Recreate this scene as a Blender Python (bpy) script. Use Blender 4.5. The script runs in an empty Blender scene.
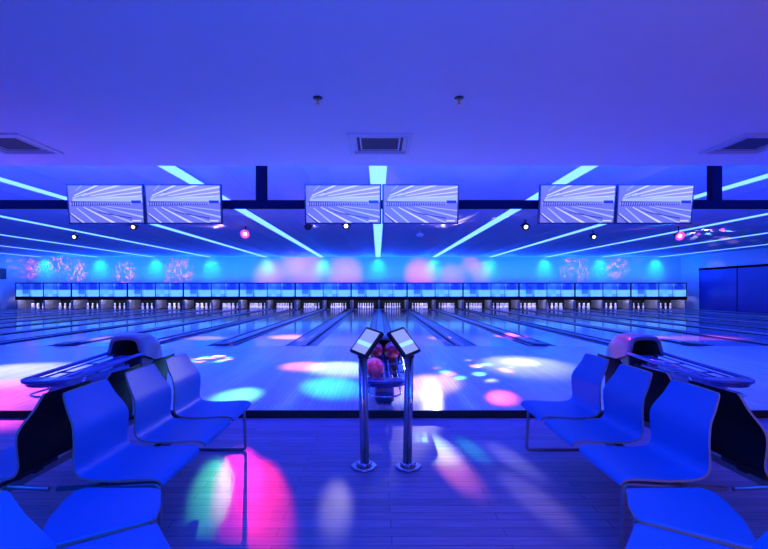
import bpy, bmesh, math, random
from mathutils import Vector, Matrix
random.seed(7)
S = bpy.context.scene
C = S.collection
PI = math.pi

# ------------------------------------------------------------------ materials
def nodes_of(m):
    m.use_nodes = True
    return m.node_tree.nodes, m.node_tree.links, m.node_tree.nodes['Principled BSDF']

def mat(name, col, rough=.5, metal=0., emit=None, es=0., noise=.06, nscale=30., coat=0., spec=None, bump=0.):
    m = bpy.data.materials.new(name)
    n, l, b = nodes_of(m)
    b.inputs['Roughness'].default_value = rough
    b.inputs['Metallic'].default_value = metal
    b.inputs['Coat Weight'].default_value = coat
    if spec is not None: b.inputs['Specular IOR Level'].default_value = spec
    tc = n.new('ShaderNodeTexCoord'); nz = n.new('ShaderNodeTexNoise')
    nz.inputs['Scale'].default_value = nscale; nz.inputs['Detail'].default_value = 3
    l.new(tc.outputs['Object'], nz.inputs['Vector'])
    mx = n.new('ShaderNodeMix'); mx.data_type = 'RGBA'
    mx.inputs['A'].default_value = (*[c*(1-noise) for c in col], 1)
    mx.inputs['B'].default_value = (*[min(1, c*(1+noise)) for c in col], 1)
    l.new(nz.outputs['Fac'], mx.inputs['Factor']); l.new(mx.outputs['Result'], b.inputs['Base Color'])
    if bump:
        bp = n.new('ShaderNodeBump'); bp.inputs['Strength'].default_value = bump; bp.inputs['Distance'].default_value = .01
        l.new(nz.outputs['Fac'], bp.inputs['Height']); l.new(bp.outputs['Normal'], b.inputs['Normal'])
    if emit:
        b.inputs['Emission Color'].default_value = (*emit, 1); b.inputs['Emission Strength'].default_value = es
    return m

def wood(name, c1, c2, rough, brick_w, row_h, along_y, seam, coat=0., grain=.5, spec=None):
    """Boards drawn by a brick texture, with a fine grain noise along the boards."""
    m = bpy.data.materials.new(name)
    n, l, b = nodes_of(m)
    tc = n.new('ShaderNodeTexCoord'); mp = n.new('ShaderNodeMapping')
    l.new(tc.outputs['Object'], mp.inputs['Vector'])
    if along_y: mp.inputs['Rotation'].default_value = (0, 0, PI/2)
    br = n.new('ShaderNodeTexBrick')
    br.inputs['Color1'].default_value = (*c1, 1); br.inputs['Color2'].default_value = (*c2, 1)
    br.inputs['Mortar'].default_value = (*[c*seam for c in c1], 1)
    br.inputs['Scale'].default_value = 1; br.inputs['Brick Width'].default_value = brick_w
    br.inputs['Row Height'].default_value = row_h; br.inputs['Mortar Size'].default_value = min(.004, row_h*.04)
    br.inputs['Mortar Smooth'].default_value = .3
    l.new(mp.outputs['Vector'], br.inputs['Vector'])
    m2 = n.new('ShaderNodeMapping'); m2.inputs['Scale'].default_value = (1.2, 22, 1)
    l.new(mp.outputs['Vector'], m2.inputs['Vector'])
    nz = n.new('ShaderNodeTexNoise'); nz.inputs['Scale'].default_value = 3; nz.inputs['Detail'].default_value = 4
    l.new(m2.outputs['Vector'], nz.inputs['Vector'])
    mr = n.new('ShaderNodeMapRange'); mr.inputs['To Min'].default_value = 1-grain; mr.inputs['To Max'].default_value = 1+grain
    l.new(nz.outputs['Fac'], mr.inputs['Value'])
    mx = n.new('ShaderNodeMix'); mx.data_type = 'RGBA'; mx.blend_type = 'MULTIPLY'; mx.inputs['Factor'].default_value = 1
    l.new(br.outputs['Color'], mx.inputs['A']); l.new(mr.outputs['Result'], mx.inputs['B'])
    l.new(mx.outputs['Result'], b.inputs['Base Color'])
    b.inputs['Roughness'].default_value = rough; b.inputs['Coat Weight'].default_value = coat
    b.inputs['Coat Roughness'].default_value = .08
    if spec is not None: b.inputs['Specular IOR Level'].default_value = spec
    return m

M = {}
M['floor'] = wood('dark_laminate', (.17, .14, .27), (.25, .20, .36), .40, 1.2, .085, False, .65, spec=.15)
M['approach'] = wood('maple_boards', (.50, .46, .52), (.60, .55, .60), .2, 2.4, .055, True, .6, grain=.22, coat=.25)
M['lane'] = wood('lane_boards', (.36, .38, .48), (.42, .43, .54), .12, 6., .03, True, .75, grain=.15, coat=.5)
M['riser'] = mat('black_rubber', (.006, .006, .008), .6)
M['gutter'] = mat('dark_gutter_plastic', (.03, .05, .14), .25)
M['cap'] = mat('pale_capping', (.45, .5, .62), .22)
M['capdark'] = mat('dark_capping', (.015, .025, .09), .3)
M['wall'] = mat('white_plaster', (.72, .74, .80), .8, nscale=8)
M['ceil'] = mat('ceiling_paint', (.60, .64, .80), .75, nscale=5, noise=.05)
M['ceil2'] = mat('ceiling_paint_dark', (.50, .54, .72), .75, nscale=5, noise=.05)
M['soffit'] = mat('soffit_paint', (.66, .66, .70), .8, nscale=4, noise=.04)
M['navy'] = mat('navy_panel', (.02, .04, .35), .35, noise=.15, nscale=.6)
M['black'] = mat('black_plastic', (.008, .009, .014), .35)
M['truss'] = mat('dark_navy_steel', (.003, .003, .010), .8, spec=.02)
M['chair'] = mat('blue_laminate_ply', (.006, .15, .52), .45, noise=.04, spec=.3)
M['chairedge'] = mat('ply_edge', (.20, .18, .18), .5)
M['chairback'] = mat('black_laminate_ply', (.010, .010, .014), .5, spec=.15)
M['steel'] = mat('brushed_steel', (.50, .53, .62), .25, 1., nscale=80)
M['chrome'] = mat('polished_steel', (.62, .65, .75), .12, 1.)
M['greymetal'] = mat('grey_painted_steel', (.22, .24, .32), .35, .6)
M['hood'] = mat('grey_fibreglass_hood', (.10, .10, .12), .28, coat=.4)
M['hoodside'] = mat('pale_fibreglass_hood', (.35, .33, .42), .25, coat=.4)
M['rail'] = mat('blue_grey_rail', (.09, .12, .28), .2, .4)
M['tray'] = mat('tray_plastic', (.04, .06, .26), .18, coat=.5)
M['pin'] = mat('white_pin', (.85, .85, .88), .25, emit=None)
M['pinred'] = mat('red_pin_band', (.7, .02, .04), .3)
M['whitebox'] = mat('white_kickback', (.22, .22, .27), .5)
M['pit'] = mat('pit_black', (.004, .004, .006), .8)
M['strip'] = mat('led_strip', (.1, .3, .4), .5, emit=(.068, .175, 1.0), es=5.)
M['vent'] = mat('vent_metal', (.55, .54, .60), .5, .2)
M['ventdark'] = mat('vent_dark', (.02, .02, .05), .7)
M['brass'] = mat('brass', (.75, .55, .18), .3, 1.)
M['lampwhite'] = mat('lamp_lens_white', (.5, .5, .5), .3, emit=(1, .97, .92), es=3.)
M['lampwarm'] = mat('lamp_lens_warm', (.5, .4, .2), .3, emit=(1, .82, .45), es=1.6)
M['lamppink'] = mat('lamp_lens_pink', (.5, .3, .4), .3, emit=(1, .55, .8), es=6.)
M['lamphalo'] = mat('lamp_halo_pink', (.3, .1, .2), .4, emit=(1, .10, .45), es=1.)  # emission stands in for the halo glow round the pink lamps
M['dome'] = mat('white_dome', (.75, .75, .8), .4)
M['door'] = mat('white_door', (.72, .70, .75), .5)
M['redball'] = mat('dark_red_ball', (.55, .01, .03), .12, noise=.3, nscale=14, coat=.6)
# marbled pink ball
M['pinkball'] = mat('marbled_pink_ball', (.9, .08, .2), .12, coat=.6)
n, l, b = nodes_of(M['pinkball'])
tc = n.new('ShaderNodeTexCoord'); nz = n.new('ShaderNodeTexNoise'); nz.inputs['Scale'].default_value = 9; nz.inputs['Distortion'].default_value = 2.
l.new(tc.outputs['Object'], nz.inputs['Vector'])
rp = n.new('ShaderNodeValToRGB')
rp.color_ramp.elements[0].position = .38; rp.color_ramp.elements[0].color = (1, .03, .10, 1)
rp.color_ramp.elements[1].position = .62; rp.color_ramp.elements[1].color = (1, .16, .20, 1)
l.new(nz.outputs['Fac'], rp.inputs['Fac']); l.new(rp.outputs['Color'], b.inputs['Base Color'])

# masking unit artwork: night-sky blue field with two rows of paler blocks
def masking_art():
    m = bpy.data.materials.new('masking_artwork')
    n, l, b = nodes_of(m)
    tc = n.new('ShaderNodeTexCoord')
    def cells(sx, sz, off):
        mp = n.new('ShaderNodeMapping'); mp.inputs['Scale'].default_value = (sx, 0, sz); mp.inputs['Location'].default_value = (off, 0, 0)
        l.new(tc.outputs['Object'], mp.inputs['Vector'])
        fl = n.new('ShaderNodeVectorMath'); fl.operation = 'FLOOR'; l.new(mp.outputs['Vector'], fl.inputs[0])
        wn = n.new('ShaderNodeTexWhiteNoise'); wn.noise_dimensions = '3D'; l.new(fl.outputs['Vector'], wn.inputs['Vector'])
        return wn.outputs['Value']
    a = cells(1.75, 2.1, .3); c = cells(3.4, 4.2, .1)
    ad = n.new('ShaderNodeMath'); ad.operation = 'MULTIPLY_ADD'; ad.inputs[1].default_value = .35
    l.new(c, ad.inputs[0]); 
    sc = n.new('ShaderNodeMath'); sc.operation = 'MULTIPLY'; sc.inputs[1].default_value = .65
    l.new(a, sc.inputs[0]); l.new(sc.outputs[0], ad.inputs[2])
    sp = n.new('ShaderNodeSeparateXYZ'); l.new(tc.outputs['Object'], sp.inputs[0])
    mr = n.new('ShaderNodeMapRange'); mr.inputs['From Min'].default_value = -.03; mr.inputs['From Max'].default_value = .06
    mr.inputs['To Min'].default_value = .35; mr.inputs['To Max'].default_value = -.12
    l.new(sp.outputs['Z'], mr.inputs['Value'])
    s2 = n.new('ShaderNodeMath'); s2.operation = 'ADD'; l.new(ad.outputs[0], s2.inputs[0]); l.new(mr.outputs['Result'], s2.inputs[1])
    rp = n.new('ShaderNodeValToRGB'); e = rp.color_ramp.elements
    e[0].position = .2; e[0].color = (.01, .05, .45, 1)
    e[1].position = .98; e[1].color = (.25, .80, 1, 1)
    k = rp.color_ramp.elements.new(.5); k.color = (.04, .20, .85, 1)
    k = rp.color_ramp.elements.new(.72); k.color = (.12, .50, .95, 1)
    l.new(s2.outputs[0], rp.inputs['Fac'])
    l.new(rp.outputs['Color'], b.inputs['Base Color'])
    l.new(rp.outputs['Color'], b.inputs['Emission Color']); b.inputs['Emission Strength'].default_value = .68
    b.inputs['Roughness'].default_value = .4
    return m
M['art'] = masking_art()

# ------------------------------------------------------------------ mesh helpers
def obj(name, bm, m, parent=None, loc=None, rot=None, smooth=False, bevel=0.):
    me = bpy.data.meshes.new(name)
    bmesh.ops.recalc_face_normals(bm, faces=bm.faces[:]) if smooth != 'keep' else None
    bm.to_mesh(me); bm.free()
    for k in (m if isinstance(m, (list, tuple)) else [m]): me.materials.append(k)
    if smooth:
        for p in me.polygons: p.use_smooth = True
    o = bpy.data.objects.new(name, me); C.objects.link(o)
    if parent: o.parent = parent
    if loc: o.location = loc
    if rot: o.rotation_euler = rot
    if bevel:
        md = o.modifiers.new('bevel', 'BEVEL'); md.width = bevel; md.segments = 2; md.limit_method = 'ANGLE'
    return o

def box(bm, x0, x1, y0, y1, z0, z1, mi=0):
    v = [bm.verts.new(p) for p in ((x0,y0,z0),(x1,y0,z0),(x1,y1,z0),(x0,y1,z0),(x0,y0,z1),(x1,y0,z1),(x1,y1,z1),(x0,y1,z1))]
    for f in ((0,3,2,1),(4,5,6,7),(0,1,5,4),(1,2,6,5),(2,3,7,6),(3,0,4,7)):
        fc = bm.faces.new([v[i] for i in f]); fc.material_index = mi
    return v

def prism(bm, poly, z0, z1, mi=0, axis='z'):
    """poly: list of 2-D points; extruded along axis."""
    def P(p, h):
        return (p[0], p[1], h) if axis == 'z' else ((p[0], h, p[1]) if axis == 'y' else (h, p[0], p[1]))
    a = [bm.verts.new(P(p, z0)) for p in poly]; c = [bm.verts.new(P(p, z1)) for p in poly]
    n_ = len(poly)
    f = [bm.faces.new(a[::-1]), bm.faces.new(c)]
    for i in range(n_): f.append(bm.faces.new((a[i], a[(i+1) % n_], c[(i+1) % n_], c[i])))
    for q in f: q.material_index = mi

def tube(bm, pts, r, seg=10, mi=0, closed=False):
    """swept round tube through points; r a number or a list."""
    pts = [Vector(p) for p in pts]; n_ = len(pts)
    rr = r if isinstance(r, (list, tuple)) else [r]*n_
    rings = []; ref = None
    for i, p in enumerate(pts):
        if closed: t = (pts[(i+1) % n_]-pts[i-1])
        else: t = pts[min(i+1, n_-1)]-pts[max(i-1, 0)]
        t.normalize()
        if ref is None: ref = Vector((0,0,1)) if abs(t.z) < .9 else Vector((1,0,0))
        u = (ref-t*ref.dot(t)).normalized(); ref = u; w = t.cross(u)
        rings.append([bm.verts.new(p+(u*math.cos(a)+w*math.sin(a))*rr[i]) for a in [2*PI*k/seg for k in range(seg)]])
    m = n_ if closed else n_-1
    for i in range(m):
        A, B = rings[i], rings[(i+1) % n_]
        for k in range(seg):
            f = bm.faces.new((A[k], A[(k+1) % seg], B[(k+1) % seg], B[k])); f.material_index = mi
    if not closed:
        for R, rev in ((rings[0], True), (rings[-1], False)):
            f = bm.faces.new(R[::-1] if rev else R); f.material_index = mi

def arc_pts(pts, rad=.03, n_=5):
    """round the corners of a polyline"""
    pts = [Vector(p) for p in pts]; out = [pts[0]]
    for i in range(1, len(pts)-1):
        a, b_, c = pts[i-1], pts[i], pts[i+1]
        d1 = (a-b_).normalized(); d2 = (c-b_).normalized()
        r = min(rad, (a-b_).length*.45, (c-b_).length*.45)
        p1 = b_+d1*r; p2 = b_+d2*r
        for k in range(n_+1):
            t = k/n_; out.append(p1*(1-t)**2+b_*2*t*(1-t)+p2*t*t)
    out.append(pts[-1]); return out

def lathe(bm, prof, seg=20, mi=0, base=(0,0,0)):
    B = Vector(base); rings = []
    for r, z in prof:
        if r < 1e-5: rings.append([bm.verts.new(B+Vector((0,0,z)))])
        else: rings.append([bm.verts.new(B+Vector((r*math.cos(2*PI*k/seg), r*math.sin(2*PI*k/seg), z))) for k in range(seg)])
    for A, D in zip(rings, rings[1:]):
        for k in range(seg):
            k2 = (k+1) % seg
            vs = [A[0] if len(A) == 1 else A[k]] + ([] if len(A) == 1 else [A[k2]]) + ([D[0]] if len(D) == 1 else [D[k2], D[k]])
            if len(vs) >= 3:
                f = bm.faces.new(vs); f.material_index = mi

def tag(o, label=None, cat=None, group=None, kind=None):
    if label: o['label'] = label
    if cat: o['category'] = cat
    if group: o['group'] = group
    if kind: o['kind'] = kind
    return o

def empty(name, loc=(0,0,0), rz=0., **k):
    o = bpy.data.objects.new(name, None); C.objects.link(o); o.location = loc; o.rotation_euler = (0,0,rz)
    o.empty_display_size = .1
    return tag(o, **k)

def dup(o, loc=None, parent=None, rz=None, **k):
    c = o.copy(); C.objects.link(c)
    if parent: c.parent = parent
    if loc is not None: c.location = loc
    if rz is not None: c.rotation_euler = (0,0,rz)
    for ch in [q for q in o.children]: dup(ch, parent=c)
    return tag(c, **k)

def B(): return bmesh.new()
def struct(name, bm, m, **k):
    o = obj(name, bm, m, **k); o['kind'] = 'structure'; return o

# ------------------------------------------------------------------ measurements
H = 1.28                 # camera height above the seating floor
ZL = .07                 # bowling area is one low step up
YE, YF, YP, YW = 4.58, 9.88, 28.5, 30.2      # step edge, foul line, masking front, far wall
XL, XR = -23.2, 19.9
PAIR = 3.48
CZ = 3.45                # ceiling over lanes
SZ, SY = 2.75, 5.42      # lower soffit over seating

# ------------------------------------------------------------------ setting
bm = B(); box(bm, XL, XR, -3, YE, -.1, 0); struct('floor', bm, M['floor'])
bm = B(); box(bm, XL, XR, YE+.03, YF, -.1, ZL); struct('floor_approach', bm, M['approach'])
bm = B(); box(bm, XL, XR, YE, YE+.03, -.1, ZL+.002); struct('trim_1', bm, M['riser'])
bm = B(); box(bm, XL, XR, YF, YW+.2, -.12, -.02); struct('floor_under_lanes', bm, M['gutter'])
bm = B(); box(bm, XL, XR, YW, YW+.2, -.02, CZ+.1); struct('wall_back', bm, M['wall'])
bm = B(); box(bm, XR, XR+.2, SY, YW+.2, -.1, CZ+.1); struct('wall_right', bm, M['wall'])
bm = B(); box(bm, XL-.2, XL, SY, YW+.2, -.1, CZ+.1); struct('wall_left', bm, M['wall'])
bm = B(); box(bm, XL, XR, -3, SY, SZ, CZ+.1); struct('ceiling_soffit', bm, M['soffit'])

# main ceiling: shallow V-shaped bulkheads between the light strips
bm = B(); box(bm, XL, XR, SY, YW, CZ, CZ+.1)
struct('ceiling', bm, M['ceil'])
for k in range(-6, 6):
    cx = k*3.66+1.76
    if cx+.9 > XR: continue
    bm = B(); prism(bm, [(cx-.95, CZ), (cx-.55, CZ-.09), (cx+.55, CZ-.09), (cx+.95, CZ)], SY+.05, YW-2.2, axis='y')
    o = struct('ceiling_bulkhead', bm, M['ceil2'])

# ------------------------------------------------------------------ LED strips
def ordinal(i): return ['', 'first', 'second', 'third', 'fourth', 'fifth', 'sixth', 'seventh', 'eighth', 'ninth', 'tenth', 'eleventh', 'twelfth', 'thirteenth'][i]
for k in range(-6, 6):
    x = k*3.66-.07
    e = empty('ceiling_light_strip', (x, SY+.1, CZ), cat='light strip', group='cyan light strips running down the ceiling',
              label=('cyan ceiling light strip running down the centre above the console posts' if k == 0 else
                     'glowing cyan ceiling light strip, %s one %s of the central strip' % (ordinal(abs(k)), 'left' if k < 0 else 'right')))
    bm = B(); box(bm, -.155, .155, 0, YW-SY-.3, -.018, -.004); obj('light_diffuser', bm, M['strip'], e)
    bm = B()
    box(bm, -.175, -.155, 0, YW-SY-.3, -.03, 0); box(bm, .155, .175, 0, YW-SY-.3, -.03, 0)
    obj('strip_housing', bm, M['ceil'], e)

# ------------------------------------------------------------------ bowling lanes
def pin_mesh():
    bm = B()
    prof = [(0, 0), (.026, 0), (.030, .01), (.045, .06), (.0595, .11), (.056, .15), (.040, .20), (.026, .235), (.0228, .25), (.0245, .275), (.031, .31), (.0323, .34), (.026, .365), (.012, .379), (0, .381)]
    lathe(bm, prof, 12)
    for f in bm.faces:
        z = f.calc_center_median().z
        if .235 < z < .262: f.material_index = 1
    o = obj('bowling_pin', bm, [M['pin'], M['pinred']], smooth=True)
    return o
PIN = pin_mesh(); first_pin = True
def lane_name(i):       # i: 0 = first lane right of the centre ball return, -1 = first left
    n_ = i+1 if i >= 0 else -i
    return '%s lane %s of the centre line' % (ordinal(n_), 'right' if i >= 0 else 'left')
lane0 = None
for i in range(-13, 11):
    pairc = math.floor((i+1)/2)*PAIR      # ball-return line this lane belongs to
    side = 1 if i % 2 == 0 else -1
    x = pairc + side*.86
    # NB lanes -1 and 0 flank x=0
    if lane0 is None:
        e = empty('bowling_lane', (x, YF, ZL)); lane0 = e
        bm = B(); box(bm, -.525, .525, 0, 19.85, -.06, 0)
        o = obj('lane_bed', bm, M['lane'], e)
        for sx in (-1, 1):
            bm = B()
            pr = []
            for q in range(9):
                a = PI*q/8; pr.append((sx*.6425-.1175*math.cos(a), -.01-.07*math.sin(a)))
            pr2 = [(p[0], p[1]-.008) for p in pr][::-1]
            prism(bm, pr+pr2, 0, 19.85, axis='y')
            obj('gutter', bm, M['gutter'], e, smooth=False)
    else:
        e = dup(lane0, loc=(x, YF, ZL))
    tag(e, 'polished bowling lane, the ' + lane_name(i), 'bowling lane', 'bowling lanes running to the pins')
    for r in range(4):
        for c in range(r+1):
            p = (x+(c-r/2)*.3048, YF+18.8+r*.264, ZL)
            if first_pin: o = PIN; o.location = p; first_pin = False
            else: o = PIN.copy(); C.objects.link(o); o.location = p
            tag(o, 'white bowling pin ending the ' + lane_name(i), 'bowling pin', 'white bowling pins set at the lane ends')

# dividers: low twin capping on odd half-pairs; wide ball-return capping with a dark rounded nose on the pair lines
XA, XB = -6.5*PAIR, 5.5*PAIR
for k in range(-6, 6):
    e = empty('ball_track_cover', (k*PAIR, YF, ZL), cat='lane divider', group='wide covers between the lanes of a pair',
              label=('wide ball track cover running straight behind the centre ball return' if k == 0 else
                     'wide ball track cover with dark rounded nose, %s one %s of the centre line' % (ordinal(abs(k)), 'left' if k < 0 else 'right')))
    bm = B(); box(bm, -.098, .098, .3, 18.55, .001, .035); obj('cover_lid', bm, M['cap'], e, bevel=.012)
    bm = B()
    out = [(-.115, .5), (-.115, .12), (-.09, .04), (-.05, 0), (0, -.015), (.05, 0), (.09, .04), (.115, .12), (.115, .5)]
    prism(bm, [(p[0]*1.4, p[1]) for p in out], .001, .045); obj('nose_cap', bm, M['capdark'], e, bevel=.012)
for k in range(-6, 7):
    x = (k-.5)*PAIR
    bm = B(); box(bm, -.098, -.03, 0, 18.0, -.06, .012, 0); box(bm, .03, .098, 0, 18.0, -.06, .012, 0); box(bm, -.03, .03, 0, 18.0, -.06, .022, 1)
    lab = 'pale narrow divider strip between lane pairs, %s one %s of the centre line' % (ordinal(k if k > 0 else 1-k), 'right' if k > 0 else 'left')
    tag(obj('lane_divider', bm, [M['capdark'], M['cap']], loc=(x, YF, ZL)), lab, 'lane divider', 'narrow dividers between lane pairs')

# pinsetter housings, masking units
for k in range(-6, 6):
    x = k*PAIR
    w = PAIR/2-.004
    wh = 'over the central lane pair' if k == 0 else 'over the %s lane pair %s of the central pair' % (ordinal(abs(k)), 'left' if k < 0 else 'right')
    e = empty('masking_unit', (x, YP, 1.28), cat='masking unit', group='blue masking panels above the pins', label='blue patterned masking unit ' + wh)
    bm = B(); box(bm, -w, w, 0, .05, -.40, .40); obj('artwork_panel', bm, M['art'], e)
    bm = B()
    box(bm, -w, w, -.03, .06, .40, .46); box(bm, -w, w, -.04, .06, -.62, -.40)
    for px in (-w, -.02, w-.04): box(bm, px, px+.04, -.025, 0, -.4, .4)
    for px in (-.87, .83): box(bm, px, px+.02, -.01, 0, -.4, .4)
    obj('masking_frame', bm, M['truss'], e)
    p = empty('pinsetter', (x, YP+.02, 0), cat='pinsetter', group='pinsetters behind the masking panels',
              label='dark pinsetter pit with pale walls ' + wh.replace('over', 'under'))
    bm = B(); box(bm, -w, w, 1.42, 1.5, ZL-.03, .66); obj('pit_curtain', bm, M['pit'], p)
    bm = B(); box(bm, -w, w, .1, 1.4, .80, 1.6); obj('machine_housing', bm, M['pit'], p)
    for q in (-w, -.05, w-.07):
        bm = B(); wd = .1 if q == -.05 else .07
        box(bm, q, q+wd, .02, 1.42, ZL+.03, .65); obj('kickback_wall', bm, M['whitebox'], p)

# side walls' features
o = empty('door_1', (XL, 26.0, 0)); o['kind'] = 'structure'
bm = B(); box(bm, 0, .06, -2.4, 2.4, ZL, 1.95); obj('door_leaf', bm, M['door'], o)
bm = B(); box(bm, 0, .09, -2.4, 2.4, 1.95, 2.6); obj('door_header', bm, M['black'], o)
bm = B()
box(bm, XR-.05, XR, 6.5, 28.4, ZL, 2.62)
pn = empty('wall_panelling', (0,0,0), cat='wall panelling', label='large dark blue wall panelling on the right side wall beside the lanes')
obj('panel_sheet', bm, M['navy'], pn)
bm = B(); box(bm, XR-.09, XR, 6.5, 28.4, 2.5, 2.62)
for yy in (28.36, 25.4, 22.4, 19.4, 16.4): box(bm, XR-.065, XR, yy-.02, yy+.02, ZL, 2.5)
obj('panel_frame', bm, M['truss'], pn)

# ------------------------------------------------------------------ monitors on the beam
YM = 6.75
hb = empty('ceiling_beam', (0, YM+.22, 0), cat='monitor rail', label='long dark horizontal rail hung from the ceiling behind the six screens')
bm = B(); box(bm, XL+.1, XR-.1, -.05, .05, 2.52, 2.64); obj('rail', bm, M['truss'], hb)
for x in (-8.76, -1.84, 5.05, 11.95, -15.7):
    bm = B(); box(bm, x-.075, x+.075, -.06, .06, 2.64, CZ-.0); obj('hanger_post', bm, M['truss'], hb)

def screen_mats():
    def em(nm, c, s=.8): return mat(nm, (.02, .02, .03), .25, emit=c, es=s)
    return [em('scr_ground', (.20, .22, .78)), em('scr_pale', (.48, .62, 1.0)), em('scr_white', (.80, .86, 1.0)), em('scr_dark', (.03, .03, .30)), em('scr_blue', (.01, .03, .62)), em('scr_mid', (.35, .36, .86))]
SM = screen_mats()
def clip01(poly):
    """clip polygon to the unit square"""
    for ax, lim, sgn in ((0,0,1),(0,1,-1),(1,0,1),(1,1,-1)):
        out = []
        for i in range(len(poly)):
            a, c = poly[i-1], poly[i]
            da = (a[ax]-lim)*sgn; dc = (c[ax]-lim)*sgn
            if (da >= 0) != (dc >= 0):
                t = da/(da-dc); out.append((a[0]+(c[0]-a[0])*t, a[1]+(c[1]-a[1])*t))
            if dc >= 0: out.append(c)
        poly = out
        if len(poly) < 3: return []
    return poly
def screen_picture():
    bm = B(); W_, H_ = 1.085, .538
    lay = [0]
    def q(poly, mi):
        poly = clip01(poly)
        if not poly: return
        lay[0] += 1; d = -.0009-.00016*lay[0]
        vs = [bm.verts.new(((u-.5)*W_, d, (.5-v)*H_)) for u, v in poly]
        bm.faces.new(vs).material_index = mi
    def streak(u0, v0, u1, v1, w0, w1, mi):
        w0 *= .65; w1 *= .62; dx, dy = u1-u0, (v1-v0)*.5; L_ = math.hypot(dx, dy); nx, ny = -dy/L_, dx/L_
        q([(u0+nx*w0, v0+ny*w0*2), (u1+nx*w1, v1+ny*w1*2), (u1-nx*w1, v1-ny*w1*2), (u0-nx*w0, v0-ny*w0*2)], mi)
    q([(0,0),(1,0),(1,1),(0,1)], 0)
    q([(.45,0),(1,0),(1,.45),(.05,.42)], 5)
    q([(.05,.36),(.5,.28),(1,.3),(1,.45),(.05,.45)], 1)
    for (u0,v0,u1,v1,w0,w1,mi) in ((.08,.27,.42,-.02,.01,.022,2),(.18,.27,.72,-.02,.008,.02,2),(.3,.28,1.02,.03,.006,.017,2),(.36,.32,1.02,.16,.005,.013,2),(.45,.35,1.02,.27,.005,.01,2),
                                 (.06,.34,.25,.2,.02,.01,1),(.1,.15,.2,-.02,.004,.01,1),
                                 (.1,.60,.36,1.03,.01,.02,1),(.2,.58,.62,1.03,.008,.025,2),(.3,.58,.85,1.0,.006,.018,1),(.42,.56,1.02,.86,.006,.02,1),(.5,.55,1.02,.68,.005,.012,1),
                                 (.02,.75,.2,1.02,.008,.012,2),(-.02,.72,.16,1.03,.008,.012,3),(.38,.72,.85,.88,.004,.012,3),(.3,.66,.6,.78,.003,.006,3)):
        streak(u0,v0,u1,v1,w0,w1,mi)
    q([(.03,.42),(.84,.435),(.84,.47),(.03,.46)], 3)
    q([(.02,.45),(.86,.455),(.86,.50),(.02,.52)], 5)
    rnd = random.Random(3)
    for t in range(26):
        u = .04+t*.031; hh = .05*(1-t/34)
        q([(u,.50-hh),(u+.016,.49-hh),(u+.012,.505+hh),(u-.004,.51+hh)], 3 if rnd.random() < .75 else 4)
    q([(.85,.40),(.985,.40),(.985,.475),(.85,.475)], 4)
    q([(.85,.93),(.97,.93),(.97,.97),(.85,.97)], 2)
    return bm
def make_monitor():
    e = empty('monitor')
    bm = B(); box(bm, -.565, .565, .0, .045, -.29, .29); box(bm, -.3, .3, .045, .07, -.2, .2)
    obj('monitor_casing', bm, M['black'], e, bevel=.004)
    obj('screen', screen_picture(), SM, e, smooth='keep')
    bm = B(); box(bm, -.05, .05, .07, .15, -.06, .1); obj('mounting_bracket', bm, M['truss'], e)
    return e
mon0 = make_monitor()
first = True
names = ['leftmost', 'second from the left', 'third from the left', 'third from the right', 'second from the right', 'rightmost']
i = 0
for pc in (-3.51, -.015, 3.44):
    for s in (-1, 1):
        o = mon0 if first else dup(mon0); first = False
        o.location = (pc+s*.572, YM, 2.545); o.rotation_euler = (math.radians(7), 0, 0)
        tag(o, 'wide flat screen showing pale bowling lanes, %s of the six' % names[i], 'monitor', 'score screens hanging from the rail')
        i += 1

# ------------------------------------------------------------------ ceiling vents, sprinklers on the soffit
def make_vent():
    e = empty('ceiling_vent')
    bm = B()
    for j in range(6):
        a = .285-j*.043; bq = a-.016; z = -.012+ .006*j
        for (x0,x1,y0,y1) in ((-a,a,-a,-bq),(-a,a,bq,a),(-a,-bq,-bq,bq),(bq,a,-bq,bq)):
            box(bm, x0,x1,y0,y1, z-.006, z+.004)
    obj('louvre', bm, M['vent'], e)
    bm = B(); box(bm, -.24, .24, -.24, .24, -.003, -.001)
    obj('vent_opening', bm, M['ventdark'], e)
    bm = B()
    for (x0,x1,y0,y1) in ((-.31,.31,-.31,-.27),(-.31,.31,.27,.31),(-.31,-.27,-.27,.27),(.27,.31,-.27,.27)): box(bm, x0,x1,y0,y1, -.02, 0)
    obj('vent_frame', bm, M['vent'], e)
    return e
v0 = make_vent(); v0.location = (-.05, 4.6, SZ)
tag(v0, 'square louvred air vent in the low ceiling above the centre screens', 'air vent', 'square air vents in the low ceiling')
dup(v0, loc=(-3.75, 4.6, SZ), label='square louvred air vent in the low ceiling cut by the left picture edge')
dup(v0, loc=(3.68, 4.6, SZ), label='square louvred air vent in the low ceiling cut by the right picture edge')
def make_sprinkler():
    e = empty('sprinkler')
    bm = B(); lathe(bm, [(0, .004), (.038, .004), (.036, -.006), (.02, -.010), (0, -.010)], 16); obj('cover_plate', bm, M['black'], e, smooth=True)
    bm = B(); lathe(bm, [(0, -.008), (.011, -.008), (.011, -.028), (.007, -.03), (.006, -.045), (.020, -.047), (.020, -.050), (0, -.050)], 12); obj('sprinkler_head', bm, M['brass'], e, smooth=True)
    return e
s0 = make_sprinkler(); s0.location = (-.53, 3.5, SZ)
tag(s0, 'small brass sprinkler head in the low ceiling, left of the centre vent', 'sprinkler', 'sprinkler heads in the low ceiling')
dup(s0, loc=(.55, 3.5, SZ), label='small brass sprinkler head in the low ceiling, right of the centre vent')

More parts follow.
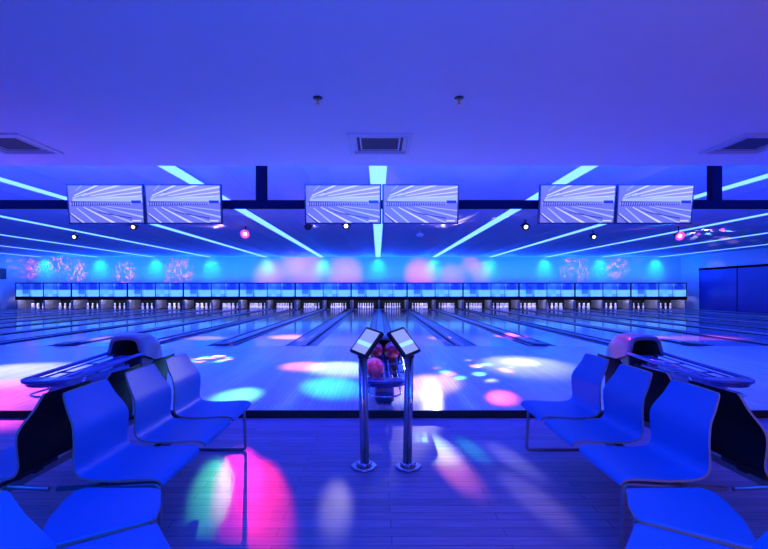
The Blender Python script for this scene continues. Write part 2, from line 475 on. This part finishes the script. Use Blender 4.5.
# ------------------------------------------------------------------ disco lamps on the main ceiling
def W3(px, py, y): return Vector(((px-378)/458*y-.07, y, H-(py-290)/458*y))
def lamp(px, py, y, lens, label, r=.11, up=None):
    p = W3(px, py, y)
    e = empty('spot_lamp', (p.x, p.y, p.z), cat='spot lamp', group='small effect lamps under the ceiling', label=label)
    d = Vector((0, -1, -.45)).normalized()
    bm = B(); lathe(bm, [(0, .16), (r*.8, .15), (r, .12), (r, 0), (r*.85, -.002), (0, -.002)], 16)
    rot = d.to_track_quat('-Z', 'Y').to_euler()
    o = obj('lamp_body', bm, M['black'], e, rot=rot, smooth=True)
    bm = B(); lathe(bm, [(0, -.03), (r*.32, -.022), (r*.55, -.003), (0, -.003)], 16)
    obj('lamp_lens', bm, lens, e, rot=rot, smooth=True)
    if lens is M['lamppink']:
        bm = B(); lathe(bm, [(r*.58, -.004), (r*.8, -.02), (r*1.25, -.03), (r*1.3, -.01), (r*1.05, .02), (r*.58, .01)], 20); obj('halo_glow', bm, M['lamphalo'], e, rot=rot, smooth=True)  # added ring imitates the halo of glow round the lens
    bm = B(); tube(bm, [(0, .08, .05), (0, .08, CZ-.13-p.z if abs(((p.x+.07) % 3.66)-1.83) < .55 else CZ-p.z)], .02, 8)
    box(bm, -r*1.3, r*1.3, .05, .11, .03, .07)
    obj('lamp_bracket', bm, M['black'], e)
    return p
lamp(74, 237, 16.68, M['lampwhite'], 'small black spot lamp with white lens below the leftmost screen')
lamp(594, 237, 16.68, M['lampwhite'], 'small black spot lamp with white lens below the gap between the two right screens')
lamp(133, 227, 14.03, M['lampwarm'], 'small black spot lamp with warm lens under the left pair of screens')
lamp(346, 226, 13.81, M['lampwhite'], 'small black spot lamp with white lens under the centre screen pair')
lamp(308, 227, 14.03, M['black'], 'small unlit black spot lamp at the lower left corner of the centre screens')
lamp(526, 227, 14.03, M['lampwhite'], 'small black spot lamp with white lens just left of the right screens')
PL = lamp(245, 234, 15.5, M['lamppink'], 'bright pink glowing spot lamp to the left of the centre screens', r=.12)
PR = lamp(680, 236, 15.5, M['lamppink'], 'bright pink glowing spot lamp under the rightmost screen', r=.12)
p = W3(420, 235, 16.)
e = empty('smoke_detector', (p.x, p.y, p.z), cat='detector', label='white domed detector on a short stem below the centre screens')
bm = B(); lathe(bm, [(0, -.08), (.08, -.07), (.13, -.02), (.14, .03), (.08, .05), (0, .05)], 20); obj('dome', bm, M['dome'], e, smooth=True)
bm = B(); tube(bm, [(0,0,.03), (0,0,CZ-p.z)], .015, 8); obj('stem', bm, M['dome'], e)

# ------------------------------------------------------------------ ball returns
def make_return():
    e = empty('ball_return')
    # hood: rounded shell, flared at the mouth, tapering to the back
    def ring(y, w, z0, z1, pw=3.2):
        pts = []
        for k in range(25):
            a = PI*k/24
            cx = math.copysign(abs(math.cos(a))**(2/pw), math.cos(a)); sz = abs(math.sin(a))**(2/pw)
            pinch = 1-.13*math.sin(PI*min(1, max(0, (1-sz)*1.0)))*(1 if y < .1 else .5)
            pts.append((cx*w*1.14*pinch, y, z0+(z1-z0)*sz))
        return pts
    secs = [(.0, .225, .33, .585), (.03, .235, .32, .60), (.1, .225, .30, .605), (.25, .215, .26, .605), (.42, .21, .20, .59), (.58, .20, .1, .54), (.70, .18, .0, .46), (.78, .14, .0, .34), (.82, .08, .0, .2)]
    bm = B(); rings = [[bm.verts.new(p) for p in ring(*s)] for s in secs]
    for A, D in zip(rings, rings[1:]):
        for k in range(24): bm.faces.new((A[k], A[k+1], D[k+1], D[k]))
    bm.faces.new(rings[-1])
    # thickness at the mouth
    inner = [bm.verts.new((p[0]*.80, p[1]+.0, .33+(p[2]-.33)*.80)) for p in ring(0, .225, .33, .585)]
    inner2 = [bm.verts.new((p[0]*.78, .45, .33+(p[2]-.33)*.78)) for p in ring(0, .225, .33, .585)]
    for k in range(24):
        f = bm.faces.new((rings[0][k], inner[k], inner[k+1], rings[0][k+1]))
        f = bm.faces.new((inner[k], inner2[k], inner2[k+1], inner[k+1])); f.material_index = 1
    f = bm.faces.new(inner2); f.material_index = 1
    obj('hood', bm, [M['hood'], M['pit']], e, smooth=True)
    # body below the hood
    bm = B(); prism(bm, [(-.2, .05), (-.2, .55), (-.15, .68), (.15, .68), (.2, .55), (.2, .05)], 0, .33); obj('body', bm, M['black'], e, bevel=.02)
    # rack rails: a long loop toward the seats
    zr = .285
    L = 1.62
    def loop(w, y1, z, tip=.22, slope=.0):
        pts = [(-w, .02, z+slope)]
        for k in range(7): pts.append((-w, -(y1-tip)*k/6-.02, z+slope*(1-k/6)))
        for k in range(1, 12):
            a = PI*k/12; pts.append((-w*math.cos(a), -(y1-tip)-tip*math.sin(a), z))
        for k in range(7): pts.append((w, -(y1-tip)*(6-k)/6-.02, z+slope*(k/6)))
        pts.append((w, .02, z+slope)); return pts
    bm = B(); tube(bm, loop(.235, L, zr, slope=.07), .022, 10); obj('ball_rail', bm, M['rail'], e, smooth=True)
    # tray surface: two lengthwise channels and pale centre rib
    for sx in (-1, 1):
        for q, zz in ((.055, .018), (.165, .006)):
            bm = B(); tube(bm, [(sx*q, .3, zr+.055-zz), (sx*q, .02, zr+.05-zz), (sx*q, -1.40, zr-.012-zz)], .009, 8)
            obj('ball_track', bm, M['rail'], e, smooth=True)
    bm = B(); prism(bm, [(.1, zr+.045), (-1.40, zr-.025), (-1.40, zr-.045), (.1, zr+.01)], -.012, .012, axis='x'); obj('centre_rib', bm, M['tray'], e)
    for yy in (-.95, -.45):
        bm = B(); box(bm, -.235, .235, yy-.012, yy+.012, zr-.035+.045*(1+yy/1.4), zr-.02+.045*(1+yy/1.4)); obj('cross_bar', bm, M['rail'], e)
    # dark nose cap
    bm = B()
    sec = [(-.235*math.cos(PI*k/14), -1.36-.25*math.sin(PI*k/14)) for k in range(15)]
    prism(bm, sec, zr-.055, zr+.012); obj('nose_cap', bm, M['tray'], e, bevel=.015)
    # lower guard loop and supports
    bm = B(); tube(bm, loop(.17, L-.05, zr-.15, tip=.18), .012, 8); obj('lower_loop', bm, M['chrome'], e, smooth=True)
    for sx in (-1, 1):
        bm = B(); tube(bm, [(sx*.17, -1.2, zr-.15), (sx*.2, -1.15, zr-.03)], .012, 8); obj('stay', bm, M['chrome'], e, smooth=True)
    bm = B(); prism(bm, [(-1.30, .02), (-1.33, .12), (-1.2, zr-.06), (-.05, zr-.06), (-.05, .0), (-1.1, .0)], -.10, .10, axis='x'); obj('pedestal', bm, M['rail'], e, bevel=.015)
    return e
br = make_return(); br.location = (0, 6.17, ZL)
tag(br, 'ball return with dark hood standing between the two console posts', 'ball return', 'ball returns on the approach')
dup(br, loc=(-PAIR, 6.17, ZL), label='ball return with grey hood and long rack behind the left-hand seats')
dup(br, loc=(PAIR+.06, 6.17, ZL), label='ball return with black hood opening and long rack behind the right-hand seats')

def ball(x, y, z, m, label):
    bm = B(); bmesh.ops.create_uvsphere(bm, u_segments=32, v_segments=20, radius=.108)
    o = obj('bowling_ball', bm, m, loc=(x, y, z), smooth=True)
    tag(o, label, 'bowling ball', 'bowling balls on the centre ball return')
    bm = B()
    for a in ((.12, -.9, .55), (-.12, -.9, .55), (0, -.95, .2)):
        d = Vector(a).normalized(); q = d*.1075
        t = d.orthogonal().normalized(); w = d.cross(t)
        vs = [bm.verts.new(q+d*.0012+(t*math.cos(k*PI/5)+w*math.sin(k*PI/5))*.013) for k in range(10)]
        bm.faces.new(vs)
    obj('finger_hole', bm, M['pit'], o, rot=(0, 0, 1.9))
ball(-.112, 4.93, ZL+.375, M['pinkball'], 'marbled pink bowling ball on the rack behind the left console post')
ball(-.112, 5.98, ZL+.425, M['redball'], 'dark red bowling ball in the mouth of the centre hood, left of the two')
ball(.112, 6.0, ZL+.425, M['redball'], 'dark red bowling ball in the mouth of the centre hood, right of the two')

# ------------------------------------------------------------------ console posts with tablets
def make_console(sx):
    e = empty('console_post', (sx*.158-.012, 3.30, 0), cat='console', group='touch screen console posts')
    bm = B()
    oc = [(.10*math.cos(PI/4*k+PI/8), .10*math.sin(PI/4*k+PI/8)*1.15) for k in range(8)]
    dia = [(-.10, 0), (-.065, -.075), (0, -.115), (.065, -.075), (.10, 0), (.065, .07), (0, .09), (-.065, .07)]
    prism(bm, dia, 0, .022); prism(bm, [(p[0]*.6, p[1]*.6) for p in dia], .022, .045)
    obj('base_plate', bm, M['steel'], e, bevel=.008)
    bm = B(); tx = sx*.022
    # flattened tube: two joined profiles, the outer bright, the inner dark
    tube(bm, arc_pts([(sx*.008, 0, .04), (tx, 0, .80)], .02), .020, 14); obj('pole', bm, M['steel'], e, smooth=True)
    bm = B(); tube(bm, [(-sx*.02, .004, .04), (tx-sx*.027, .004, .79)], .017, 12); obj('cable_channel', bm, M['greymetal'], e, smooth=True)
    bm = B(); tube(bm, [(tx, 0, .79), (tx-sx*.005, .02, .87)], [.024, .03], 12); obj('swivel_neck', bm, M['black'], e, smooth=True)
    # tablet frame: origin at the screen centre, axes u (long), v (short), n
    u = Vector((sx*.122, -.08, -.165)); v = Vector((-sx*.115, -.115, -.029))
    v = v-u*(u.dot(v)/u.length_squared)
    un, vn = u.normalized(), v.normalized(); nn = un.cross(vn)
    if nn.z < 0: nn = -nn
    R = Matrix((un, vn, nn)).transposed().to_4x4()
    cx = (365.5 if sx < 0 else 405.0)
    c = W3(cx, 341, 3.27)-e.location
    t = bpy.data.objects.new('touch_screen', bpy.data.meshes.new('touch_screen'))
    bm = B(); box(bm, -.112, .112, -.086, .086, -.035, -.004)
    vs = box(bm, -.06, .06, -.05, .05, -.065, -.035)
    t = obj('touch_screen', bm, M['black'], e, bevel=.006); t.matrix_local = Matrix.Translation(c) @ R
    bm = B(); box(bm, -.094, .094, -.068, .068, -.004, -.002, 0)
    def st(poly, mi, z):
        bm.faces.new([bm.verts.new((p[0], p[1], z)) for p in poly]).material_index = mi
    st([(.005, -.068), (.035, -.068), (.035, .068), (.005, .068)], 1, -.0012)
    for a in range(5):
        st([(-.09+a*.017, -.06), (-.087+a*.017, -.06), (-.05+a*.012, .06), (-.053+a*.012, .06)], 2, -.0014)
    for a in range(3):
        st([(.05+a*.015, -.06), (.053+a*.015, -.06), (.07+a*.008, .06), (.067+a*.008, .06)], 2, -.0014)
    obj('display', bm, [TD0, TD1, TD2], t)
    return e
TD0 = mat('display_pale', (.3, .3, .3), .3, emit=(.28, .34, .60), es=.9)
TD1 = mat('display_band', (.3, .4, .4), .3, emit=(.38, .85, 1.0), es=1.)
TD2 = mat('display_line', (.2, .2, .3), .3, emit=(.22, .30, .62), es=1.)
tag(make_console(-1), 'steel console post with tilted touch screen, left one of the two')
tag(make_console(1), 'steel console post with tilted touch screen, right one of the two')

# ------------------------------------------------------------------ seats
def shell_mesh():
    prof = [(.052,.772,.172), (.056,.765,.182), (.085,.70,.198), (.122,.64,.218), (.138,.60,.232), (.143,.56,.236), (.141,.50,.234), (.137,.45,.231), (.142,.415,.230), (.160,.392,.230), (.195,.381,.231), (.26,.375,.233), (.35,.376,.235), (.44,.382,.236), (.50,.383,.235), (.535,.377,.233), (.552,.362,.230), (.556,.345,.224)]
    # resample smoothly
    P = []
    for i in range(len(prof)-1):
        p0, p1, p2, p3 = [Vector(prof[max(0, min(len(prof)-1, j))]) for j in (i-1, i, i+1, i+2)]
        for t in (0, .5):
            P.append(.5*((2*p1)+(p2-p0)*t+(2*p0-5*p1+4*p2-p3)*t*t+(3*p1-p0-3*p2+p3)*t**3))
    P.append(Vector(prof[-1]))
    bm = B(); nA = 10; th = .011; F, K = [], []
    for i, p in enumerate(P):
        a = P[max(0, i-1)]; c = P[min(len(P)-1, i+1)]
        t = Vector((c.x-a.x, c.y-a.y)).normalized(); nr = Vector((-t.y, t.x))       # in (x,z)
        if i == 0: nr0 = nr
        back = max(0, min(1, (p.y-.42)/.1))
        fr, kr = [], []
        for j in range(nA+1):
            s = -1+2*j/nA; y = s*p.z
            x = p.x-.012*back*(1-s*s); z = p.y-(0.004*(1-s*s) if back == 0 else 0)
            sg = 1 if nr.x*1+nr.y*1 > 0 else -1
            fr.append(bm.verts.new((x, y, z))); kr.append(bm.verts.new((x-sg*nr.x*th, y, z-sg*nr.y*th)))
        F.append(fr); K.append(kr)
    for i in range(len(P)-1):
        for j in range(nA):
            bm.faces.new((F[i][j], F[i][j+1], F[i+1][j+1], F[i+1][j])).material_index = 0
            bm.faces.new((K[i][j], K[i+1][j], K[i+1][j+1], K[i][j+1])).material_index = 2
        bm.faces.new((F[i][0], F[i+1][0], K[i+1][0], K[i][0])).material_index = 1
        bm.faces.new((F[i][nA], K[i][nA], K[i+1][nA], F[i+1][nA])).material_index = 1
    for j in range(nA):
        bm.faces.new((F[0][j], K[0][j], K[0][j+1], F[0][j+1])).material_index = 1
        bm.faces.new((F[-1][j], F[-1][j+1], K[-1][j+1], K[-1][j])).material_index = 1
    bmesh.ops.recalc_face_normals(bm, faces=bm.faces[:])
    return bm
def shell(parent, loc, rz, first=[None]):
    if first[0] is None:
        o = obj('seat_shell', shell_mesh(), [M['chair'], M['chairedge'], M['chairback']], parent, smooth=False)
        for p in o.data.polygons: p.use_smooth = p.material_index != 1
        md = o.modifiers.new('edge', 'EDGE_SPLIT'); md.split_angle = math.radians(50)
        bm = B(); box(bm, .2, .48, -.03, .03, .325, .364); box(bm, .2, .26, -.14, .14, .335, .362)
        obj('seat_bracket', bm, M['black'], o)
        first[0] = o
    else: o = dup(first[0], parent=parent)
    o.location = loc; o.rotation_euler = (0, 0, rz)
    return o
def bench(x, sgn, label):
    """double-sided beam seating; row A faces the aisle"""
    e = empty('beam_seating', (x, 2.955, 0), cat='beam seating', group='double rows of blue linked seats', label=label)
    A = 0 if sgn > 0 else PI
    for dy in (-.54, .01, .535):
        shell(e, (0, dy, 0), A)
        shell(e, (0, dy, 0), A+PI)
    bm = B()
    for s in (-1, 1): box(bm, s*.24-.022, s*.24+.022, -.80, .80, .29, .335)
    obj('beam', bm, M['greymetal'], e, bevel=.004)
    for dy in (-.72, .70):
        for s in (-1, 1):
            bm = B(); tube(bm, arc_pts([(s*.02, dy, .31), (s*.515, dy, .335), (s*.53, dy, .012), (s*.02, dy, .012)], .03), .012, 8)
            obj('leg', bm, M['greymetal'], e, smooth=True)
    return e
bench(-1.655, 1, 'double row of blue ply seats on a steel beam, left of the aisle')
bench(1.645, -1, 'double row of blue ply seats on a steel beam, right of the aisle')

def pad_slab(poly, front):
    """thin seat pad from a plan outline; edges listed in front roll down"""
    bm = B(); n_ = len(poly); th = .012
    cx = sum(p[0] for p in poly)/n_; cy = sum(p[1] for p in poly)/n_
    def ringv(sc, z): return [bm.verts.new((cx+(p[0]-cx)*sc, cy+(p[1]-cy)*sc, z)) for p in poly]
    top0 = ringv(.5, .376); top1 = ringv(.9, .380); top2 = ringv(.975, .380); top3 = ringv(1., .374); low = ringv(1., .362); bot = ringv(.96, .360)
    bm.faces.new(top0)
    for a, c, mi in ((top0, top1, 0), (top1, top2, 0), (top2, top3, 0), (top3, low, 1), (low, bot, 2)):
        for i in range(n_): bm.faces.new((a[i], a[(i+1) % n_], c[(i+1) % n_], c[i])).material_index = mi
    bm.faces.new(bot[::-1]).material_index = 2
    return bm
def corner_bench(s, label):
    e = empty('curved_seating', (s*1.1, 1.6, 0), cat='beam seating', group='curved seating in the near corners', label=label)
    def T(poly): return [(s*(p[0]-1.1), p[1]-1.6) for p in poly]
    p4 = [(1.055,2.08), (1.12,2.09), (1.40,2.09), (1.435,2.06), (1.42,1.96), (1.37,1.80), (1.30,1.66), (1.255,1.605), (1.225,1.615), (.97,1.795), (.955,1.825), (.985,1.93)]
    p5 = [(.925,1.775), (.96,1.755), (1.19,1.590), (1.225,1.555), (1.21,1.47), (1.14,1.33), (1.03,1.24), (.98,1.235), (.74,1.40), (.70,1.44), (.73,1.52), (.83,1.65)]
    for p in (p4, p5): obj('seat_pad', pad_slab(T(p), None), [M['chair'], M['chairedge'], M['black']], e)
    shell(e, (s*(1.065-1.1), .985-1.6, 0), PI if s > 0 else 0)
    bm = B(); pts = [(1.22,2.0,.33), (1.16,1.75,.33), (1.0,1.48,.33), (.84,1.24,.33), (.74,1.05,.33), (.74,.8,.33)]
    tube(bm, [(s*(p[0]-1.1), p[1]-1.6, p[2]) for p in pts], .026, 10); obj('beam', bm, M['greymetal'], e, smooth=True)
    for q in ((1.0, 2.0), (.62, .82)):
        bm = B(); q0 = (s*(q[0]-1.1), q[1]-1.6)
        tube(bm, arc_pts([(q0[0]+s*.22, q0[1], .34), (q0[0]+s*.06, q0[1], .345), (q0[0]+s*.05, q0[1], .012), (q0[0]+s*.4, q0[1], .012)], .03), .012, 8)
        obj('leg', bm, M['greymetal'], e, smooth=True)
corner_bench(-1, 'curved blue seating in the near left corner with backless pads')
corner_bench(1, 'curved blue seating in the near right corner with backless pads')

# ------------------------------------------------------------------ lights
def area(name, loc, to, sx, sy, col, e):
    L = bpy.data.lights.new(name, 'AREA'); L.shape = 'RECTANGLE'; L.size = sx; L.size_y = sy; L.color = col; L.energy = e
    o = bpy.data.objects.new(name, L); C.objects.link(o); o.location = loc
    o.rotation_euler = (Vector(to)-Vector(loc)).to_track_quat('-Z', 'Y').to_euler(); return o
def spot(name, loc, to, ang, col, e, blend=.6, r=.05):
    L = bpy.data.lights.new(name, 'SPOT'); L.spot_size = math.radians(ang); L.spot_blend = blend; L.color = col; L.energy = e; L.shadow_soft_size = r
    o = bpy.data.objects.new(name, L); C.objects.link(o); o.location = loc
    o.rotation_euler = (Vector(to)-Vector(loc)).to_track_quat('-Z', 'Y').to_euler(); return o
def gobo(o, scale, lo, hi, cols, seed=0., streak=(1,1,1)):
    """pattern wheel of an effect light"""
    L = o.data; L.use_nodes = True; n, l = L.node_tree.nodes, L.node_tree.links
    em = n['Emission']; tc = n.new('ShaderNodeTexCoord'); mp = n.new('ShaderNodeMapping')
    mp.inputs['Location'].default_value = (seed, seed*.7, seed*.3); mp.inputs['Scale'].default_value = streak
    l.new(tc.outputs['Normal'], mp.inputs['Vector'])
    v = n.new('ShaderNodeTexVoronoi'); v.inputs['Scale'].default_value = scale; l.new(mp.outputs['Vector'], v.inputs['Vector'])
    mr = n.new('ShaderNodeMapRange'); mr.inputs['From Min'].default_value = lo; mr.inputs['From Max'].default_value = hi
    mr.inputs['To Min'].default_value = 1; mr.inputs['To Max'].default_value = 0; l.new(v.outputs['Distance'], mr.inputs['Value'])
    sep = n.new('ShaderNodeSeparateColor'); l.new(v.outputs['Color'], sep.inputs[0])
    rp = n.new('ShaderNodeValToRGB'); rp.color_ramp.interpolation = 'CONSTANT'
    el = rp.color_ramp.elements
    el[0].color = (*cols[0], 1); el[1].position = 1/len(cols); el[1].color = (*cols[1], 1)
    for i, c in enumerate(cols[2:]): el.new((i+2)/len(cols)).color = (*c, 1)
    l.new(sep.outputs['Red'], rp.inputs['Fac']); l.new(rp.outputs['Color'], em.inputs['Color']); l.new(mr.outputs['Result'], em.inputs['Strength'])

BLUE = (.03, .13, 1.0)
# unseen blue fills added here, plus the masking wall cove and pin light
area('fill_bulkhead', (-1.6, SY+.06, 3.05), (-1.6, 20, 2.2), 40, .4, (.0, .06, 1), 2600)  # added fill hidden by the soffit, lights lanes and ceiling
area('fill_approach', (-1.6, SY+.12, 2.90), (-1.6, SY+1.6, 0), 40, .16, (.03, .035, 1), 1250)  # added fill hidden by the soffit, brightens the approach
area('fill_rail', (-1.6, YM+.25, 2.66), (-1.6, YM+2.5, 3.6), 40, .2, (.0, .05, 1), 560)  # added fill above the rail, lifts the nearer ceiling
area('cove_masking', (-1.6, YP+.9, 1.80), (-1.6, YW+.4, 2.9), 41, .3, (.06, .12, 1), 170)
area('fill_far_ceiling', (-1.6, YP+.45, 1.80), (-1.6, YP+.45, 3), 41, .5, (.0, .07, 1), 3000)  # added upward fill, unseen from below, brightens the far ceiling
area('pin_light', (-1.74, YP+.085, .72), (-1.74, YP+.8, .15), 41.5, .04, (.6, .55, 1), 420)
# unseen fills added around the camera to light the seating and the soffit
area('fill_seating', (0, -2.2, 2.6), (0, 3.2, .2), 9, .8, (.001, .02, 1), 230)
for sx in (-1, 1): area('fill_side', (sx*.5, .1, 1.9), (sx*1.7, 2.8, .55), .8, .8, (.0, .22, 1), 30)
area('fill_aisle', (0, 1.0, 2.7), (0, 3.2, 0), 2.5, 1., (.0, .01, 1), 90)
area('fill_soffit_blue', (-5, -2.4, .6), (-2.5, 4, 3), 6, 1, (.004, .085, 1), 85)
area('fill_soffit_warm', (3.6, -.9, .9), (3.2, 1.2, 2.75), 2, 1, (1, .36, .30), 34)

# effect lamps: coloured pools
def pool(src, px, py, ang, col, e, z=0., blend=.7, r=.05):
    e *= (.10 if z == 0 else 2.6)
    if z: ang *= 1.3
    y = 458*(H-z)/(py-290); t = Vector(((px-378)/458*y-.07, y, z))
    return spot('effect_spot', src, t, ang, col, e, blend, r)
A0 = Vector(PL)+Vector((0, -.16, -.10)); A1 = Vector(PR)+Vector((0, -.16, -.10))
PINK = (1, .03, .45); HOT = (1, .02, .25); WH = (.9, .9, 1); CY = (.15, .85, 1)
# lower floor
pool(A0, 240, 485, 1.7, (1, .02, .40), 40000, r=.03)
pool(A0, 266, 500, 1.5, (1, .01, .06), 85000, r=.03)
pool(A0, 211, 490, 1.3, (.12, 1, .42), 38000, r=.03)
C0 = Vector((-.9, 14., 3.25))
pool(C0, 435, 448, 1.5, (.4, 1, .5), 220000)
pool(C0, 455, 470, 1.4, (1, .2, .15), 230000)
pool(C0, 447, 452, 1.1, WH, 200000)
pool(C0, 472, 450, 1.0, (.02, .8, .4), 140000)
pool(C0, 333, 510, 1.1, (.6, .5, .5), 20000)
pool(C0, 512, 460, 1.2, (.45, .5, .6), 160000)
pool(C0, 535, 500, 1.3, (.5, .45, .5), 130000)
spot('effect_spot', (.9, -1.5, 2.6), (.75, 2.1, 0), 26, (1, .36, .14), 120, 1., .2)
# approach
D0 = Vector((-7.5, 8.5, 3.3)); D1 = Vector((2.6, 11., 3.25)); D2 = Vector((-1.7, 10., 3.25))
def wash(src, px, py, ang, col, e): pool(src, px, py, ang/1.3, col, e, ZL, 1.)
wash(D0, 18, 372, 28, (.7, .75, 1), 1200); wash(D0, 10, 392, 17, (1, .08, .35), 2300)
wash(D2, 342, 368, 17, (.5, .75, 1), 1900); wash(D2, 333, 386, 10, (.05, .8, .8), 2100); wash(D2, 303, 366, 12, (1, .25, .7), 1500)
wash(D2, 237, 396, 6.5, (.2, .95, 1), 3600); wash(D1, 427, 384, 9, (1, .6, .9), 3000); wash(D1, 410, 397, 4, (.6, .9, 1), 1600)
wash(D1, 525, 364, 21, (.6, .65, 1), 1500); wash(D1, 520, 362, 9, (.6, .9, 1), 1800); wash(D1, 503, 397, 3.5, (1, .1, .4), 3000)
wash(D1, 510, 336, 17, (1, .10, .5), 2600); wash(D1, 440, 338, 12, (.9, .3, .8), 1500); wash(D2, 290, 337, 20, (1, .4, .8), 2200); wash(D1, 690, 338, 14, (1, .15, .5), 2200)
wash(D2, 205, 338, 14, (.9, .4, .9), 1500); wash(D2, 130, 340, 14, (1, .5, .9), 1500)
g = pool(D2, 222, 358, 11, WH, 6500, ZL, .5); gobo(g, 20, .25, .38, [(1, .1, .4), (1, .7, .9), (.1, .8, 1), (1, .3, .6)], 2.1)
g = pool(D1, 475, 368, 11, WH, 4500, ZL, .5); gobo(g, 20, .24, .36, [(1, .3, .5), (.2, .9, 1), (.7, .8, 1)], 4.7)
# the ball-return hoods
spot('effect_spot', (-1.5, 4.6, 3.0), (-3.2, 6.5, .6), 14, (1, .12, .25), 450, .8)
spot('effect_spot', (1.5, 9., 3.2), (3.3, 6.5, .6), 10, (1, .05, .25), 1300, .8)
spot('effect_spot', (-.3, 4.2, 2.6), (-.05, 4.93, .4), 16, (1, .45, .5), 60, .8)
# patterns on the ceiling and the far wall
def ceil_pt(px, py): y = 458*(CZ-H)/(290-py); return ((px-378)/458*y-.07, y, CZ-.05)
def wall_pt(px, py): return ((px-378)/458*YW-.07, YW, H-(py-290)/458*YW)
g = spot('effect_spot', (11.2, 16., 3.0), ceil_pt(728, 232), 80, WH, 1400, .4); gobo(g, 6.5, .22, .34, [(1, .5, .6), (1, .8, .8), (1, .1, .5), (.3, .8, 1)], 1.3)
g = spot('effect_spot', (10.2, 14., 2.95), ceil_pt(665, 222), 70, WH, 500, .4); gobo(g, 6.5, .22, .34, [(1, .1, .5), (.1, .8, 1), (1, .1, .6)], 2.3)
g = spot('effect_spot', (1.9, 15.4, 2.95), ceil_pt(448, 219), 85, WH, 900, .4); gobo(g, 6.5, .22, .34, [(1, .7, .75), (1, .6, .9), (1, .9, .8)], 3.1)
g = spot('effect_spot', (-1.9, 15.6, 2.9), ceil_pt(300, 220), 60, WH, 350, .4); gobo(g, 6, .20, .32, [(1, .6, .8), (.8, .7, 1)], 7.3)
g = spot('effect_spot', (-5.3, 15.6, 2.95), ceil_pt(195, 220), 75, WH, 700, .4); gobo(g, 6, .20, .32, [(1, .5, .6), (.3, .9, 1), (1, .5, .9)], 5.1)
for px, py, an, col, en in ((270,276,7,(1,.2,.6),1500),(305,270,9,(.9,.3,.8),1500),(345,274,8,(1,.4,.7),1500),(292,262,6,(.8,.5,.9),900),(420,274,7,(1,.15,.6),2200),(452,277,6,(.9,.4,.8),1200),(480,272,5,(.8,.4,.9),1200),(575,270,4,(1,.4,.7),1200),(617,268,3,(1,.5,.8),1800),(470,264,4,(1,.1,.6),1200),
                           (76,271,3,(1,.4,.7),1800),(125,273,3,(1,.4,.7),1800),(178,272,4,(1,.4,.8),1500),(30,268,3,(.9,.4,.8),1800),(58,262,3,(.9,.4,.8),1400)):
    col = (col[0], col[1]*.45, col[2]*.8)
    q = wall_pt(px, py); spot('effect_spot', (q[0]+(1.2 if px < 378 else -1.2), 23.5, 3.2), q, an*(5 if px < 200 or px > 560 else 3), col, en*(3.2 if px < 200 or px > 560 else .8), 1.)
    if px < 200 or px > 560: gobo(bpy.context.scene.objects[-1], 34, .22, .42, [(1, .35, .6), (.7, .7, 1), (1, .5, .8)], px*.37, (1.6, 1, .35))
# added cyan spots imitate the strip glow where each strip meets the wall
for k in range(-6, 6):
    spot('strip_end_fill', (k*3.66-.07, YW-.75, CZ-.05), (k*3.66-.07, YW, 2.75), 75, (.0, .75, .80), 60, 1., .05)

# ------------------------------------------------------------------ world, camera
w = bpy.data.worlds.new('world'); S.world = w; w.use_nodes = True
w.node_tree.nodes['Background'].inputs['Color'].default_value = (.002, .045, .9, 1)
w.node_tree.nodes['Background'].inputs['Strength'].default_value = .18

cam = bpy.data.cameras.new('camera'); cam.sensor_width = 36; cam.lens = 36*458/768
cam.shift_x = 6/768; cam.shift_y = 15.5/768; cam.clip_end = 200
co = bpy.data.objects.new('camera', cam); C.objects.link(co); co.location = (-.07, 0, H); co.rotation_euler = (PI/2, 0, 0)
S.camera = co
S.view_settings.view_transform = 'Standard'; S.view_settings.look = 'None'; S.view_settings.gamma = 1; S.view_settings.exposure = 0
S.view_settings.use_curve_mapping = False
S.cycles.use_denoising = True
S.cycles.max_bounces = 6; S.cycles.diffuse_bounces = 3; S.cycles.sample_clamp_indirect = 4
